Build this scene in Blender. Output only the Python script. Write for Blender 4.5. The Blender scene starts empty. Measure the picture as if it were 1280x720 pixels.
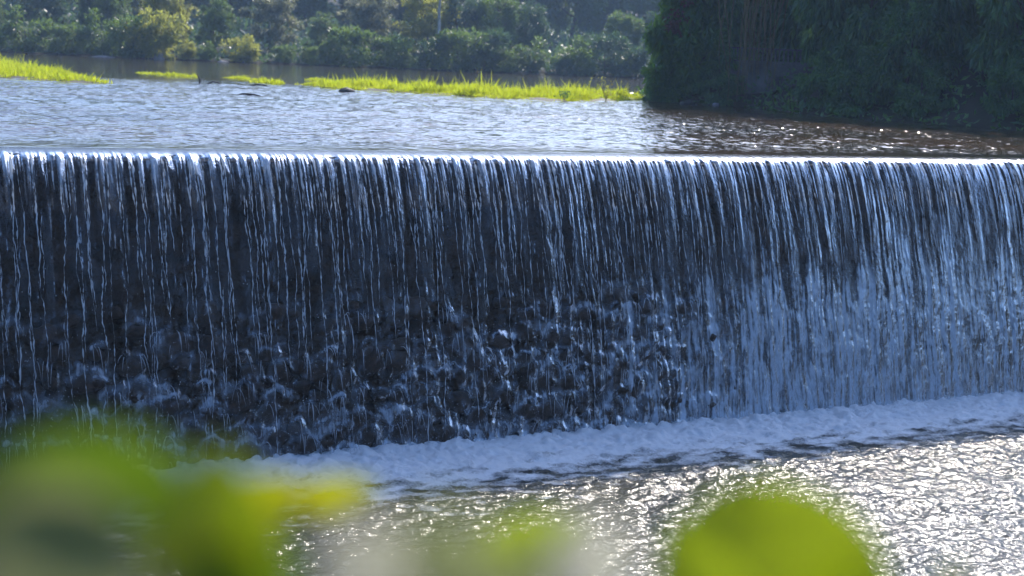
import bpy, math, random
import numpy as np

# ------------------------------------------------------------------ camera, sky, sun, exposure
scene = bpy.context.scene
CAM_H = 1.4
PITCH, ROLL = math.radians(9.25), math.radians(2.6)
fw = np.array([0, math.cos(PITCH), -math.sin(PITCH)])
r0 = np.array([1.0, 0, 0]); u0 = np.cross(r0, fw)
cr = math.cos(ROLL)*r0 + math.sin(ROLL)*u0
cu = -math.sin(ROLL)*r0 + math.cos(ROLL)*u0
from mathutils import Matrix, Vector
cam_data = bpy.data.cameras.new('camera')
cam_data.sensor_width = 36; cam_data.lens = 36*1800/1280
cam_data.clip_start = 0.05; cam_data.clip_end = 3000
cam_data.dof.use_dof = True; cam_data.dof.focus_distance = 20.0; cam_data.dof.aperture_fstop = 1.7
cam = bpy.data.objects.new('camera', cam_data)
scene.collection.objects.link(cam)
cam.matrix_world = Matrix(((cr[0], cu[0], -fw[0], 0), (cr[1], cu[1], -fw[1], 0), (cr[2], cu[2], -fw[2], CAM_H), (0, 0, 0, 1)))
scene.camera = cam

SUN_AZ, SUN_EL = math.radians(20), math.radians(40.5)      # azimuth measured from +Y towards +X
world = bpy.data.worlds.new('World'); scene.world = world; world.use_nodes = True
wn = world.node_tree
sky = wn.nodes.new('ShaderNodeTexSky'); sky.sky_type = 'NISHITA'; sky.sun_disc = False
sky.sun_elevation = SUN_EL; sky.sun_rotation = SUN_AZ
sky.air_density = 1.0; sky.dust_density = 3.3; sky.ozone_density = 10.0
bg = wn.nodes['Background']; bg.inputs['Strength'].default_value = 0.15
wn.links.new(sky.outputs[0], bg.inputs['Color'])
sun_d = bpy.data.lights.new('sun', 'SUN'); sun_d.energy = 2.4; sun_d.angle = math.radians(0.53); sun_d.color = (1.0, 0.91, 0.79)
sun = bpy.data.objects.new('sun', sun_d); scene.collection.objects.link(sun)
sdir = Vector((math.sin(SUN_AZ)*math.cos(SUN_EL), math.cos(SUN_AZ)*math.cos(SUN_EL), math.sin(SUN_EL)))
sun.rotation_euler = sdir.to_track_quat('Z', 'Y').to_euler()
scene.view_settings.view_transform = 'Standard'; scene.view_settings.look = 'None'
scene.view_settings.gamma = 1; scene.view_settings.use_curve_mapping = False
scene.view_settings.exposure = 1.15
scene.render.engine = 'CYCLES'
cy = scene.cycles
cy.use_denoising = True; cy.max_bounces = 5; cy.diffuse_bounces = 2; cy.glossy_bounces = 3; cy.transmission_bounces = 4
cy.transparent_max_bounces = 8; cy.volume_bounces = 0; cy.sample_clamp_indirect = 4; cy.caustics_reflective = False; cy.caustics_refractive = False
cy.use_adaptive_sampling = True; cy.adaptive_threshold = 0.035
COL = scene.collection
rng = np.random.default_rng(7)
random.seed(7)

# ------------------------------------------------------------------ numeric helpers
class Noise:
    def __init__(s, seed):
        g = np.random.default_rng(seed)
        s.p = np.tile(g.permutation(256), 3)
        a = g.uniform(0, 2*math.pi, 256); s.gx = np.cos(a); s.gy = np.sin(a)
    def __call__(s, x, y):
        x = np.asarray(x, float); y = np.asarray(y, float)
        xi = np.floor(x).astype(int); yi = np.floor(y).astype(int)
        xf = x-xi; yf = y-yi; xi &= 255; yi &= 255
        u = xf*xf*xf*(xf*(xf*6-15)+10); v = yf*yf*yf*(yf*(yf*6-15)+10)
        def gr(i, j, a, b):
            h = s.p[(xi+i) + 0] ; h = s.p[h + yi + j]
            return s.gx[h]*a + s.gy[h]*b
        n00 = gr(0, 0, xf, yf); n10 = gr(1, 0, xf-1, yf); n01 = gr(0, 1, xf, yf-1); n11 = gr(1, 1, xf-1, yf-1)
        return ((n00*(1-u)+n10*u)*(1-v) + (n01*(1-u)+n11*u)*v)*1.5
NA, NB, NC, ND, NE = Noise(1), Noise(2), Noise(3), Noise(4), Noise(5)
def fbm(n, x, y, o=4):
    t = 0; a = 1.0; f = 1.0
    for k in range(o):
        t = t + a*n(x*f+17.3*k, y*f+5.1*k); a *= 0.5; f *= 2.03
    return t
def sstep(a, b, x):
    t = np.clip((x-a)/(b-a), 0, 1); return t*t*(3-2*t)

# ------------------------------------------------------------------ mesh helpers
def mesh_np(name, verts, faces, smooth=True, attrs=None):
    """verts (n,3), faces (m,k) with constant k"""
    verts = np.ascontiguousarray(verts, np.float32); faces = np.ascontiguousarray(faces, np.int32)
    me = bpy.data.meshes.new(name)
    m, k = faces.shape
    me.vertices.add(len(verts)); me.vertices.foreach_set('co', verts.ravel())
    me.loops.add(m*k); me.loops.foreach_set('vertex_index', faces.ravel())
    me.polygons.add(m); me.polygons.foreach_set('loop_start', np.arange(0, m*k, k, dtype=np.int32))
    me.polygons.foreach_set('use_smooth', np.full(m, smooth, bool))
    for an, av in (attrs or {}).items():
        at = me.attributes.new(an, 'FLOAT', 'POINT'); at.data.foreach_set('value', np.ascontiguousarray(av, np.float32).ravel())
    me.update(calc_edges=True)
    return me
def link(name, me, mat=None, parent=None, loc=None):
    o = bpy.data.objects.new(name, me); COL.objects.link(o)
    if mat is not None and me is not None and len(me.materials) == 0: me.materials.append(mat)
    if parent is not None: o.parent = parent
    if loc is not None: o.location = loc
    return o
def empty(name, loc=(0, 0, 0)):
    o = bpy.data.objects.new(name, None); COL.objects.link(o); o.location = loc; o.empty_display_size = 0.2
    return o
def tag(o, label=None, cat=None, group=None, kind=None):
    if label: o['label'] = label
    if cat: o['category'] = cat
    if group: o['group'] = group
    if kind: o['kind'] = kind
    return o
def grid_faces(nr, nc):
    i = np.arange(nr-1)[:, None]*nc + np.arange(nc-1)[None, :]
    return np.stack([i, i+1, i+nc+1, i+nc], -1).reshape(-1, 4)
def tube(path, rad, sides=6, cap=True):
    """path (n,3), rad (n,) -> verts, quads"""
    path = np.asarray(path, float); rad = np.broadcast_to(np.asarray(rad, float), (len(path),))
    t = np.gradient(path, axis=0); t /= np.linalg.norm(t, axis=1)[:, None]+1e-9
    ref = np.where(np.abs(t[:, 2:3]) > 0.9, np.array([[1.0, 0, 0]]), np.array([[0, 0, 1.0]]))
    a = np.cross(t, ref); a /= np.linalg.norm(a, axis=1)[:, None]+1e-9
    b = np.cross(t, a)
    ang = np.arange(sides)/sides*2*math.pi
    v = path[:, None, :] + rad[:, None, None]*(np.cos(ang)[None, :, None]*a[:, None, :]+np.sin(ang)[None, :, None]*b[:, None, :])
    n = len(path)
    i = np.arange(n-1)[:, None]*sides; j = np.arange(sides)[None, :]; j2 = (j+1) % sides
    f = np.stack([i+j, i+j2, i+sides+j2, i+sides+j], -1).reshape(-1, 4)
    return v.reshape(-1, 3), f
def join(parts):
    vs, fs, o = [], [], 0
    for v, f in parts:
        vs.append(v); fs.append(f+o); o += len(v)
    return np.concatenate(vs), np.concatenate(fs)
def leaves(p, d, L, W, side=None, fold=0.15):
    """diamond leaves: base p (n,3), direction d (n,3), length, width"""
    n = len(p)
    d = d/(np.linalg.norm(d, axis=1)[:, None]+1e-9)
    if side is None: side = rng.normal(size=(n, 3))
    w = np.cross(d, side); w /= np.linalg.norm(w, axis=1)[:, None]+1e-9
    nn = np.cross(d, w)
    L = np.broadcast_to(L, (n,))[:, None]; W = np.broadcast_to(W, (n,))[:, None]
    m = p + d*L*0.45
    v = np.stack([p, m+w*W/2+nn*W*fold, p+d*L-nn*L*0.1, m-w*W/2+nn*W*fold], 1)
    return v.reshape(-1, 3), np.arange(4*n).reshape(n, 4)

# ------------------------------------------------------------------ materials
def new_mat(name):
    m = bpy.data.materials.new(name); m.use_nodes = True
    nt = m.node_tree; nt.nodes.clear()
    out = nt.nodes.new('ShaderNodeOutputMaterial')
    return m, nt, out
def N(nt, t, **kw):
    n = nt.nodes.new('ShaderNode'+t)
    for k, v in kw.items():
        if k.startswith('i_'): n.inputs[k[2:].replace('_', ' ')].default_value = v
        else: setattr(n, k, v)
    return n
def noise_node(nt, scale, detail=4, rough=0.55, vec=None, dist=0.0):
    n = N(nt, 'TexNoise'); n.inputs['Scale'].default_value = scale; n.inputs['Detail'].default_value = detail
    n.inputs['Roughness'].default_value = rough; n.inputs['Distortion'].default_value = dist
    if vec is not None: nt.links.new(vec, n.inputs['Vector'])
    return n
def coords(nt, scale=(1, 1, 1), rot=(0, 0, 0), kind='Object'):
    tc = N(nt, 'TexCoord'); mp = N(nt, 'Mapping'); mp.inputs['Scale'].default_value = scale; mp.inputs['Rotation'].default_value = rot
    nt.links.new(tc.outputs[kind], mp.inputs['Vector']); return mp.outputs[0]
def ramp(nt, fac, stops):
    r = N(nt, 'ValToRGB'); e = r.color_ramp.elements
    e[0].position, e[0].color = stops[0][0], (*stops[0][1], 1)
    e[1].position, e[1].color = stops[-1][0], (*stops[-1][1], 1)
    for p, c in stops[1:-1]:
        x = e.new(p); x.color = (*c, 1)
    nt.links.new(fac, r.inputs[0]); return r.outputs[0]
def mathn(nt, op, a, b=None, clamp=False):
    m = N(nt, 'Math', operation=op); m.use_clamp = clamp
    for k, v in ((0, a), (1, b)):
        if v is None: continue
        if isinstance(v, (int, float)): m.inputs[k].default_value = v
        else: nt.links.new(v, m.inputs[k])
    return m.outputs[0]

def rough_mat(name, stops, scale=3, rough=0.8, bump=0.3, bscale=20, spec=0.3):
    m, nt, out = new_mat(name)
    v = coords(nt)
    n = noise_node(nt, scale, 6, 0.6, v)
    b = N(nt, 'BsdfPrincipled'); b.inputs['Roughness'].default_value = rough; b.inputs['Specular IOR Level'].default_value = spec
    nt.links.new(ramp(nt, n.outputs['Fac'], stops), b.inputs['Base Color'])
    n2 = noise_node(nt, bscale, 5, 0.6, v); bp = N(nt, 'Bump'); bp.inputs['Strength'].default_value = bump; bp.inputs['Distance'].default_value = 0.05
    nt.links.new(n2.outputs['Fac'], bp.inputs['Height']); nt.links.new(bp.outputs[0], b.inputs['Normal'])
    nt.links.new(b.outputs[0], out.inputs[0]); return m
def leaf_mat(name, stops, trans=0.45, tcol=(0.30, 0.42, 0.05), rough=0.45, nscale=0.6):
    m, nt, out = new_mat(name)
    g = N(nt, 'NewGeometry'); v = coords(nt)
    n = noise_node(nt, nscale, 3, 0.5, v)
    f = mathn(nt, 'ADD', mathn(nt, 'MULTIPLY', g.outputs['Random Per Island'], 0.55), mathn(nt, 'MULTIPLY', n.outputs['Fac'], 0.5))
    col = ramp(nt, f, stops)
    b = N(nt, 'BsdfPrincipled'); b.inputs['Roughness'].default_value = rough; b.inputs['Specular IOR Level'].default_value = 0.4
    nt.links.new(col, b.inputs['Base Color'])
    t = N(nt, 'BsdfTranslucent')
    mx = N(nt, 'MixRGB', blend_type='MIX'); mx.inputs[0].default_value = 0.6; mx.inputs[2].default_value = (*tcol, 1)
    nt.links.new(col, mx.inputs[1]); nt.links.new(mx.outputs[0], t.inputs[0])
    s = N(nt, 'MixShader'); s.inputs[0].default_value = trans
    nt.links.new(b.outputs[0], s.inputs[1]); nt.links.new(t.outputs[0], s.inputs[2]); nt.links.new(s.outputs[0], out.inputs[0])
    return m

M = {}
M['soil'] = rough_mat('soil', [(0.3, (0.02, 0.022, 0.012)), (0.55, (0.045, 0.034, 0.02)), (0.75, (0.03, 0.045, 0.015))], 0.8, 0.9, 0.5, 6)
M['mud'] = rough_mat('mud', [(0.3, (0.05, 0.04, 0.02)), (0.7, (0.10, 0.09, 0.03))], 2, 0.7)
M['stone'] = rough_mat('wet_stone', [(0.25, (0.012, 0.007, 0.005)), (0.5, (0.04, 0.023, 0.014)), (0.75, (0.09, 0.05, 0.028))], 6, 0.55, 0.6, 25, 0.25)
M['wallrock'] = rough_mat('wet_masonry', [(0.3, (0.009, 0.006, 0.004)), (0.7, (0.045, 0.025, 0.014))], 5, 0.75, 0.8, 14, 0.12)
M['rock'] = rough_mat('dark_rock', [(0.3, (0.02, 0.017, 0.014)), (0.7, (0.07, 0.06, 0.05))], 4, 0.6)
M['palerock'] = rough_mat('pale_rock', [(0.3, (0.14, 0.125, 0.12)), (0.7, (0.3, 0.28, 0.27))], 4, 0.7)
M['concrete'] = rough_mat('stained_concrete', [(0.3, (0.06, 0.053, 0.047)), (0.5, (0.14, 0.125, 0.115)), (0.7, (0.24, 0.22, 0.21))], 1.6, 0.85)
M['bark'] = rough_mat('bark', [(0.3, (0.05, 0.035, 0.025)), (0.7, (0.14, 0.11, 0.085))], 3, 0.9)
M['palebark'] = rough_mat('pale_bark', [(0.3, (0.25, 0.23, 0.2)), (0.7, (0.5, 0.47, 0.42))], 2, 0.8)
M['vine'] = rough_mat('dry_vine', [(0.3, (0.10, 0.07, 0.03)), (0.7, (0.24, 0.17, 0.07))], 3, 0.8)
M['straw'] = rough_mat('dry_straw', [(0.3, (0.25, 0.19, 0.08)), (0.7, (0.4, 0.32, 0.15))], 5, 0.8)
M['driftwood'] = rough_mat('driftwood', [(0.3, (0.05, 0.04, 0.035)), (0.7, (0.12, 0.1, 0.085))], 5, 0.8)
M['grass'] = leaf_mat('backlit_grass', [(0.2, (0.07, 0.11, 0.015)), (0.5, (0.16, 0.20, 0.02)), (0.7, (0.28, 0.27, 0.02)), (0.9, (0.34, 0.27, 0.10))], 0.7, (0.72, 0.82, 0.03), 0.5, 0.5)
M['bush'] = leaf_mat('bush_leaves', [(0.2, (0.025, 0.065, 0.035)), (0.5, (0.06, 0.13, 0.055)), (0.85, (0.17, 0.25, 0.06))], 0.4, (0.2, 0.42, 0.04), 0.28, 1.2)
M['tipbush'] = leaf_mat('tip_bush_leaves', [(0.2, (0.03, 0.08, 0.04)), (0.5, (0.07, 0.15, 0.05)), (0.85, (0.16, 0.22, 0.04))], 0.5, (0.28, 0.48, 0.04), 0.3, 1.2)
M['redleaf'] = leaf_mat('reddish_leaves', [(0.2, (0.09, 0.04, 0.03)), (0.8, (0.22, 0.08, 0.05))], 0.4, (0.4, 0.15, 0.08))
M['far_dark'] = leaf_mat('dark_green_leaves', [(0.2, (0.05, 0.085, 0.055)), (0.8, (0.09, 0.14, 0.075))], 0.35, (0.12, 0.22, 0.04), 0.4, 0.35)
M['far_mid'] = leaf_mat('mid_green_leaves', [(0.2, (0.045, 0.085, 0.03)), (0.8, (0.10, 0.15, 0.045))], 0.45, (0.26, 0.38, 0.06), 0.4, 0.35)
M['far_yellow'] = leaf_mat('yellow_green_leaves', [(0.2, (0.10, 0.12, 0.03)), (0.8, (0.18, 0.19, 0.05))], 0.6, (0.62, 0.62, 0.10), 0.4, 0.35)
M['far_pale'] = leaf_mat('pale_silvery_leaves', [(0.2, (0.05, 0.075, 0.035)), (0.55, (0.11, 0.13, 0.07)), (0.8, (0.26, 0.25, 0.17))], 0.45, (0.42, 0.42, 0.2), 0.3, 0.35)
M['fg_green'] = leaf_mat('fresh_green_leaf', [(0.2, (0.09, 0.15, 0.008)), (0.8, (0.14, 0.19, 0.01))], 0.65, (0.42, 0.52, 0.004), 0.35, 6)
M['fg_deep'] = leaf_mat('deep_green_leaf', [(0.2, (0.04, 0.08, 0.012)), (0.8, (0.07, 0.11, 0.015))], 0.5, (0.13, 0.22, 0.004), 0.35, 6)
M['fg_yellow'] = leaf_mat('yellowing_leaf', [(0.2, (0.26, 0.24, 0.01)), (0.8, (0.36, 0.28, 0.01))], 0.6, (0.58, 0.62, 0.005), 0.4, 6)
M['fg_grey'] = leaf_mat('grey_sheen_leaf', [(0.2, (0.15, 0.17, 0.07)), (0.8, (0.24, 0.25, 0.13))], 0.45, (0.30, 0.33, 0.10), 0.6, 6)  # grey carries the sky's sheen, painted into the lower-left leaf's colour
M['fg_pale'] = leaf_mat('pale_dry_leaf', [(0.2, (0.40, 0.38, 0.27)), (0.8, (0.5, 0.48, 0.38))], 0.5, (0.62, 0.58, 0.40), 0.6, 6)
M['stem'] = rough_mat('green_stem', [(0.3, (0.08, 0.09, 0.03)), (0.7, (0.15, 0.14, 0.06))], 8, 0.6)

WALL_ANG = math.radians(26.9)
def water_mat(name, col_a, col_b, scales, strengths, rough=0.06, calm=None, dist=0.03):
    """muddy water: dark body under a clear mirror surface with ripples"""
    m, nt, out = new_mat(name)
    v = coords(nt, rot=(0, 0, -WALL_ANG))
    b = N(nt, 'BsdfPrincipled'); b.inputs['IOR'].default_value = 1.33; b.inputs['Roughness'].default_value = rough
    n0 = noise_node(nt, 0.25, 3, 0.5, v)
    nt.links.new(ramp(nt, n0.outputs['Fac'], [(0.3, col_a), (0.7, col_b)]), b.inputs['Base Color'])
    h = None
    for s, k in zip(scales, strengths):
        n = noise_node(nt, s, 1.5, 0.5, v, 0.4)
        t = mathn(nt, 'MULTIPLY', n.outputs['Fac'], k)
        h = t if h is None else mathn(nt, 'ADD', h, t)
    bp = N(nt, 'Bump'); bp.inputs['Distance'].default_value = 1.0
    at = N(nt, 'Attribute'); at.attribute_name = 'ripple'
    nt.links.new(at.outputs['Fac'], bp.inputs['Strength'])
    nt.links.new(h, bp.inputs['Height']); nt.links.new(bp.outputs[0], b.inputs['Normal'])
    nt.links.new(b.outputs[0], out.inputs[0]); return m
M['lake'] = water_mat('lake_water', (0.014, 0.015, 0.013), (0.065, 0.037, 0.018), (1.3, 3.2, 7.5), (0.06, 0.055, 0.034), 0.09)
M['river'] = water_mat('river_water', (0.05, 0.05, 0.035), (0.075, 0.07, 0.05), (9, 24, 50), (0.022, 0.012, 0.005), 0.13)

def film_mat(name, thread=False):
    m, nt, out = new_mat(name)
    aer = N(nt, 'Attribute'); aer.attribute_name = 'aeration'
    cov = N(nt, 'Attribute'); cov.attribute_name = 'cover'
    v = coords(nt, rot=(0, 0, -WALL_ANG)); mp = N(nt, 'Mapping'); mp.inputs['Scale'].default_value = (1, 1, 0.22); nt.links.new(v, mp.inputs[0])
    n1 = noise_node(nt, 38, 3, 0.6, mp.outputs[0]); n2 = noise_node(nt, 14, 3, 0.6, v)
    bp = N(nt, 'Bump'); bp.inputs['Distance'].default_value = 1.0; bp.inputs['Strength'].default_value = 0.28
    nt.links.new(mathn(nt, 'ADD', mathn(nt, 'MULTIPLY', n1.outputs['Fac'], 0.018), mathn(nt, 'MULTIPLY', n2.outputs['Fac'], 0.03)), bp.inputs['Height'])
    # fine break-up of the froth
    n3 = noise_node(nt, 70, 3, 0.7, mp.outputs[0])
    a = mathn(nt, 'MULTIPLY', aer.outputs['Fac'], mathn(nt, 'ADD', mathn(nt, 'MULTIPLY', n3.outputs['Fac'], 1.7), 0.1), True)
    tr = N(nt, 'BsdfTransparent'); tr.inputs[0].default_value = (0.90, 0.94, 0.97, 1)
    df = N(nt, 'BsdfDiffuse'); df.inputs[0].default_value = (0.68, 0.80, 0.93, 1)
    tl = N(nt, 'BsdfTranslucent'); tl.inputs[0].default_value = (0.72, 0.78, 0.86, 1)
    nt.links.new(bp.outputs[0], df.inputs['Normal'])
    fo = N(nt, 'MixShader'); fo.inputs[0].default_value = 0.4
    nt.links.new(df.outputs[0], fo.inputs[1]); nt.links.new(tl.outputs[0], fo.inputs[2])
    body = N(nt, 'MixShader'); nt.links.new(a, body.inputs[0]); nt.links.new(tr.outputs[0], body.inputs[1]); nt.links.new(fo.outputs[0], body.inputs[2])
    gl = N(nt, 'BsdfGlossy'); gl.inputs['Roughness'].default_value = 0.09; nt.links.new(bp.outputs[0], gl.inputs['Normal'])
    fr = N(nt, 'Fresnel'); fr.inputs[0].default_value = 1.36; nt.links.new(bp.outputs[0], fr.inputs['Normal'])
    f2 = mathn(nt, 'MULTIPLY', fr.outputs[0], 1.1, True)      # both faces of the sheet mirror
    wet = N(nt, 'MixShader'); nt.links.new(f2, wet.inputs[0]); nt.links.new(body.outputs[0], wet.inputs[1]); nt.links.new(gl.outputs[0], wet.inputs[2])
    tr2 = N(nt, 'BsdfTransparent')
    fin = N(nt, 'MixShader'); nt.links.new(cov.outputs['Fac'], fin.inputs[0]); nt.links.new(tr2.outputs[0], fin.inputs[1]); nt.links.new(wet.outputs[0], fin.inputs[2])
    nt.links.new(fin.outputs[0], out.inputs[0]); return m
M['film'] = film_mat('falling_water')
def foam_mat(name):
    m, nt, out = new_mat(name)
    cov = N(nt, 'Attribute'); cov.attribute_name = 'cover'
    v = coords(nt); n = noise_node(nt, 20, 6, 0.7, v, 1.2)
    a = mathn(nt, 'MULTIPLY', mathn(nt, 'SUBTRACT', mathn(nt, 'ADD', cov.outputs['Fac'], n.outputs['Fac']), 0.76), 1.8, True)
    b = N(nt, 'BsdfPrincipled'); b.inputs['Base Color'].default_value = (0.93, 0.94, 0.95, 1); b.inputs['Roughness'].default_value = 0.6
    bp = N(nt, 'Bump'); bp.inputs['Distance'].default_value = 0.05; bp.inputs['Strength'].default_value = 0.9
    n2 = noise_node(nt, 34, 6, 0.8, v, 0.6); nt.links.new(n2.outputs['Fac'], bp.inputs['Height']); nt.links.new(bp.outputs[0], b.inputs['Normal'])
    tr = N(nt, 'BsdfTransparent'); mx = N(nt, 'MixShader')
    tl = N(nt, 'BsdfTranslucent'); tl.inputs[0].default_value = (0.76, 0.81, 0.86, 1); sm = N(nt, 'MixShader'); sm.inputs[0].default_value = 0.06
    nt.links.new(b.outputs[0], sm.inputs[1]); nt.links.new(tl.outputs[0], sm.inputs[2])
    nt.links.new(a, mx.inputs[0]); nt.links.new(tr.outputs[0], mx.inputs[1]); nt.links.new(sm.outputs[0], mx.inputs[2])
    nt.links.new(mx.outputs[0], out.inputs[0]); return m
M['foam'] = foam_mat('foam')
def spray_mat():
    m, nt, out = new_mat('spray')
    b = N(nt, 'BsdfPrincipled'); b.inputs['Base Color'].default_value = (0.75, 0.79, 0.83, 1); b.inputs['Roughness'].default_value = 0.12; b.inputs['IOR'].default_value = 1.33
    t = N(nt, 'BsdfTranslucent'); t.inputs[0].default_value = (0.8, 0.83, 0.86, 1)
    tr = N(nt, 'BsdfTransparent')
    a = N(nt, 'MixShader'); a.inputs[0].default_value = 0.35; nt.links.new(b.outputs[0], a.inputs[1]); nt.links.new(t.outputs[0], a.inputs[2])
    c = N(nt, 'MixShader'); c.inputs[0].default_value = 0.35; nt.links.new(a.outputs[0], c.inputs[1]); nt.links.new(tr.outputs[0], c.inputs[2])
    nt.links.new(c.outputs[0], out.inputs[0]); return m
M['spray'] = spray_mat()

# ------------------------------------------------------------------ weir frame: u along the crest, o outwards (downstream), z up
P0 = np.array([-0.09, 20.22]); AU = np.array([math.cos(WALL_ANG), math.sin(WALL_ANG)]); AO = np.array([math.sin(WALL_ANG), -math.cos(WALL_ANG)])
RIVER_Z = -3.85
U0, U1 = -9.5, 20.0
def W(u, o, z):
    u, o, z = np.broadcast_arrays(np.asarray(u, float), np.asarray(o, float), np.asarray(z, float))
    return np.stack([P0[0]+u*AU[0]+o*AO[0], P0[1]+u*AU[1]+o*AO[1], z], -1)
def uo(x, y):
    dx = x-P0[0]; dy = y-P0[1]
    return dx*AU[0]+dy*AU[1], dx*AO[0]+dy*AO[1]

# ------------------------------------------------------------------ ground
def sdist(px, py, poly):
    poly = np.array(poly, float); n = len(poly)
    d = np.full(px.shape, 1e9); ins = np.zeros(px.shape, bool)
    for i in range(n):
        a = poly[i]; b = poly[(i+1) % n]; e = b-a
        t = np.clip(((px-a[0])*e[0]+(py-a[1])*e[1])/(e@e), 0, 1)
        d = np.minimum(d, np.hypot(px-a[0]-t*e[0], py-a[1]-t*e[1]))
        c = ((a[1] <= py) != (b[1] <= py))
        xi = a[0]+(py-a[1])/(e[1] if e[1] != 0 else 1e-9)*e[0]
        ins ^= c & (px < xi)
    return np.where(ins, -d, d)
WL = W(U0, 0, 0)[:2]; WR = W(U1, 0, 0)[:2]
LAKE = [WL, WR, (18.5, 34.5), (13.4, 38.4), (11.8, 39.2), (10.2, 41.4), (8.5, 43.9), (7.5, 47.6), (5.4, 48.2), (4.2, 53), (6.5, 62), (14, 84), (22, 112),
        (8.7, 107), (-0.7, 101.7), (-13.6, 98), (-22.6, 92.5), (-33.7, 94), (-48, 96), (-40, 70), (-26, 45)]
RIVER = [WL, WR, (42, 20), (46, 0), (10, 6.5), (-7, 6.5), (-12, 9)]
gx = np.concatenate([np.linspace(-360, -62, 26), np.arange(-60, 60.1, 0.6), np.linspace(62, 360, 26)])
gy = np.concatenate([np.linspace(-360, -22, 26), np.arange(-20, 132.1, 0.6), np.linspace(134, 420, 26)])
GX, GY = np.meshgrid(gx, gy)
dl = sdist(GX, GY, LAKE); dr = sdist(GX, GY, RIVER)
rough_h = 0.35*fbm(NA, GX*0.18, GY*0.18, 4)
far = sstep(70, 95, GY)
hill = np.minimum(np.maximum(dl, 0)*0.045+0.0003*np.maximum(dl, 0)**2, 15.0)*far
bankh = np.minimum(np.maximum(dl, 0)*0.45, 1.6)*(1-far)
hl = np.where(dl > 0, 0.05+bankh+hill+rough_h*np.clip(dl*0.4, 0, 1), np.maximum(-0.9, dl*0.5))
hr = np.where(dr > 0, RIVER_Z+0.1+np.maximum(dr, 0)*1.15, RIVER_Z-0.9)
near = np.where(GY < 30, 0.0, 9.0)
hbank = -0.25+rough_h*0.5+near      # low bank round the viewpoint
rise = 11.0*sstep(9, 46, np.minimum(dl, dr))*(1-far)           # unseen valley sides, added to keep low sky out of the reflections
H = np.where(dl <= 0, hl, np.where(dr <= 0, hr, np.minimum(np.minimum(hl, hr+0*hl), np.where(GY < 16, hbank, 99))))
H = H+np.where((dl > 0) & (dr > 0), rise, 0)
UU, OO = uo(GX, GY)
H = np.where((OO > -2.0) & (OO < 0.2) & (UU > U0) & (UU < U1), RIVER_Z-0.9, H)
ground = link('ground', mesh_np('ground', np.stack([GX, GY, H], -1).reshape(-1, 3), grid_faces(*GX.shape)), M['soil'])
tag(ground, kind='structure')
def ground_z(x, y):
    i = np.clip(np.searchsorted(gx, x)-1, 0, len(gx)-2); j = np.clip(np.searchsorted(gy, y)-1, 0, len(gy)-2)
    tx = (x-gx[i])/(gx[i+1]-gx[i]); ty = (y-gy[j])/(gy[j+1]-gy[j])
    return (H[j, i]*(1-tx)+H[j, i+1]*tx)*(1-ty)+(H[j+1, i]*(1-tx)+H[j+1, i+1]*tx)*ty

# ------------------------------------------------------------------ lake
lu = np.concatenate([np.linspace(-70, -12, 20), np.arange(-11.5, 15, 0.065), np.linspace(15.5, 75, 30)])
lo = np.concatenate([np.arange(0.43, 12, 0.065), np.linspace(12.1, 34, 180), np.linspace(36, 150, 60)])
LU, LO = np.meshgrid(lu, lo)
calm = np.exp(-((LO-0.43)/0.8)**2)                       # water smooths as it runs up to the crest
swell = (0.024*fbm(NB, LU*1.4, LO*2.3, 2)+0.012*NC(LU*4.2, LO*5.4))*sstep(0.7, 2.5, LO)*(1-sstep(22, 36, LO))*(1-0.12*sstep(3, 10, LU))
xyz = W(LU, -LO, swell-0.055*np.exp(-LO/0.16))
wx, wy = xyz[..., 0], xyz[..., 1]
patch = 0.5+0.5*np.clip(fbm(NC, wx*0.10, wy*0.22, 3)*1.6+0.3, -1, 1)
ripple = (0.30+0.70*patch)*(1-sstep(42, 54, wy)*0.95)*(1-0.88*calm)*(1-0.05*sstep(3, 10, LU))
lake = link('lake', mesh_np('lake', xyz.reshape(-1, 3), grid_faces(*LU.shape), True, {'ripple': ripple}), M['lake'])
tag(lake, kind='structure')

# ------------------------------------------------------------------ river pool below the weir
ru = np.concatenate([np.linspace(-60, -9, 20), np.arange(-8.6, 9.6, 0.03), np.linspace(10, 60, 30)])
ro = np.concatenate([np.linspace(0.3, 1.6, 20), np.arange(1.65, 9.5, 0.03), np.linspace(10, 45, 40)])
RU, RO = np.meshgrid(ru, ro)
chop = sstep(1.0, 2.0, RO)*(1-0.3*sstep(7, 12, RO))
wv = (0.030*fbm(NA, RU*1.6, RO*2.3, 2)+0.020*NB(RU*6.0+0.7*RO, RO*8.4)+0.012*NC(RU*11, RO*14.5))*(1+0.35*fbm(ND, RU*0.45, RO*0.8, 2))
wv = wv*chop
river = link('river', mesh_np('river', W(RU, RO, RIVER_Z+wv).reshape(-1, 3), grid_faces(*RU.shape), True, {'ripple': np.full(RU.shape, 1.0)}), M['river'])
tag(river, kind='structure')

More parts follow.
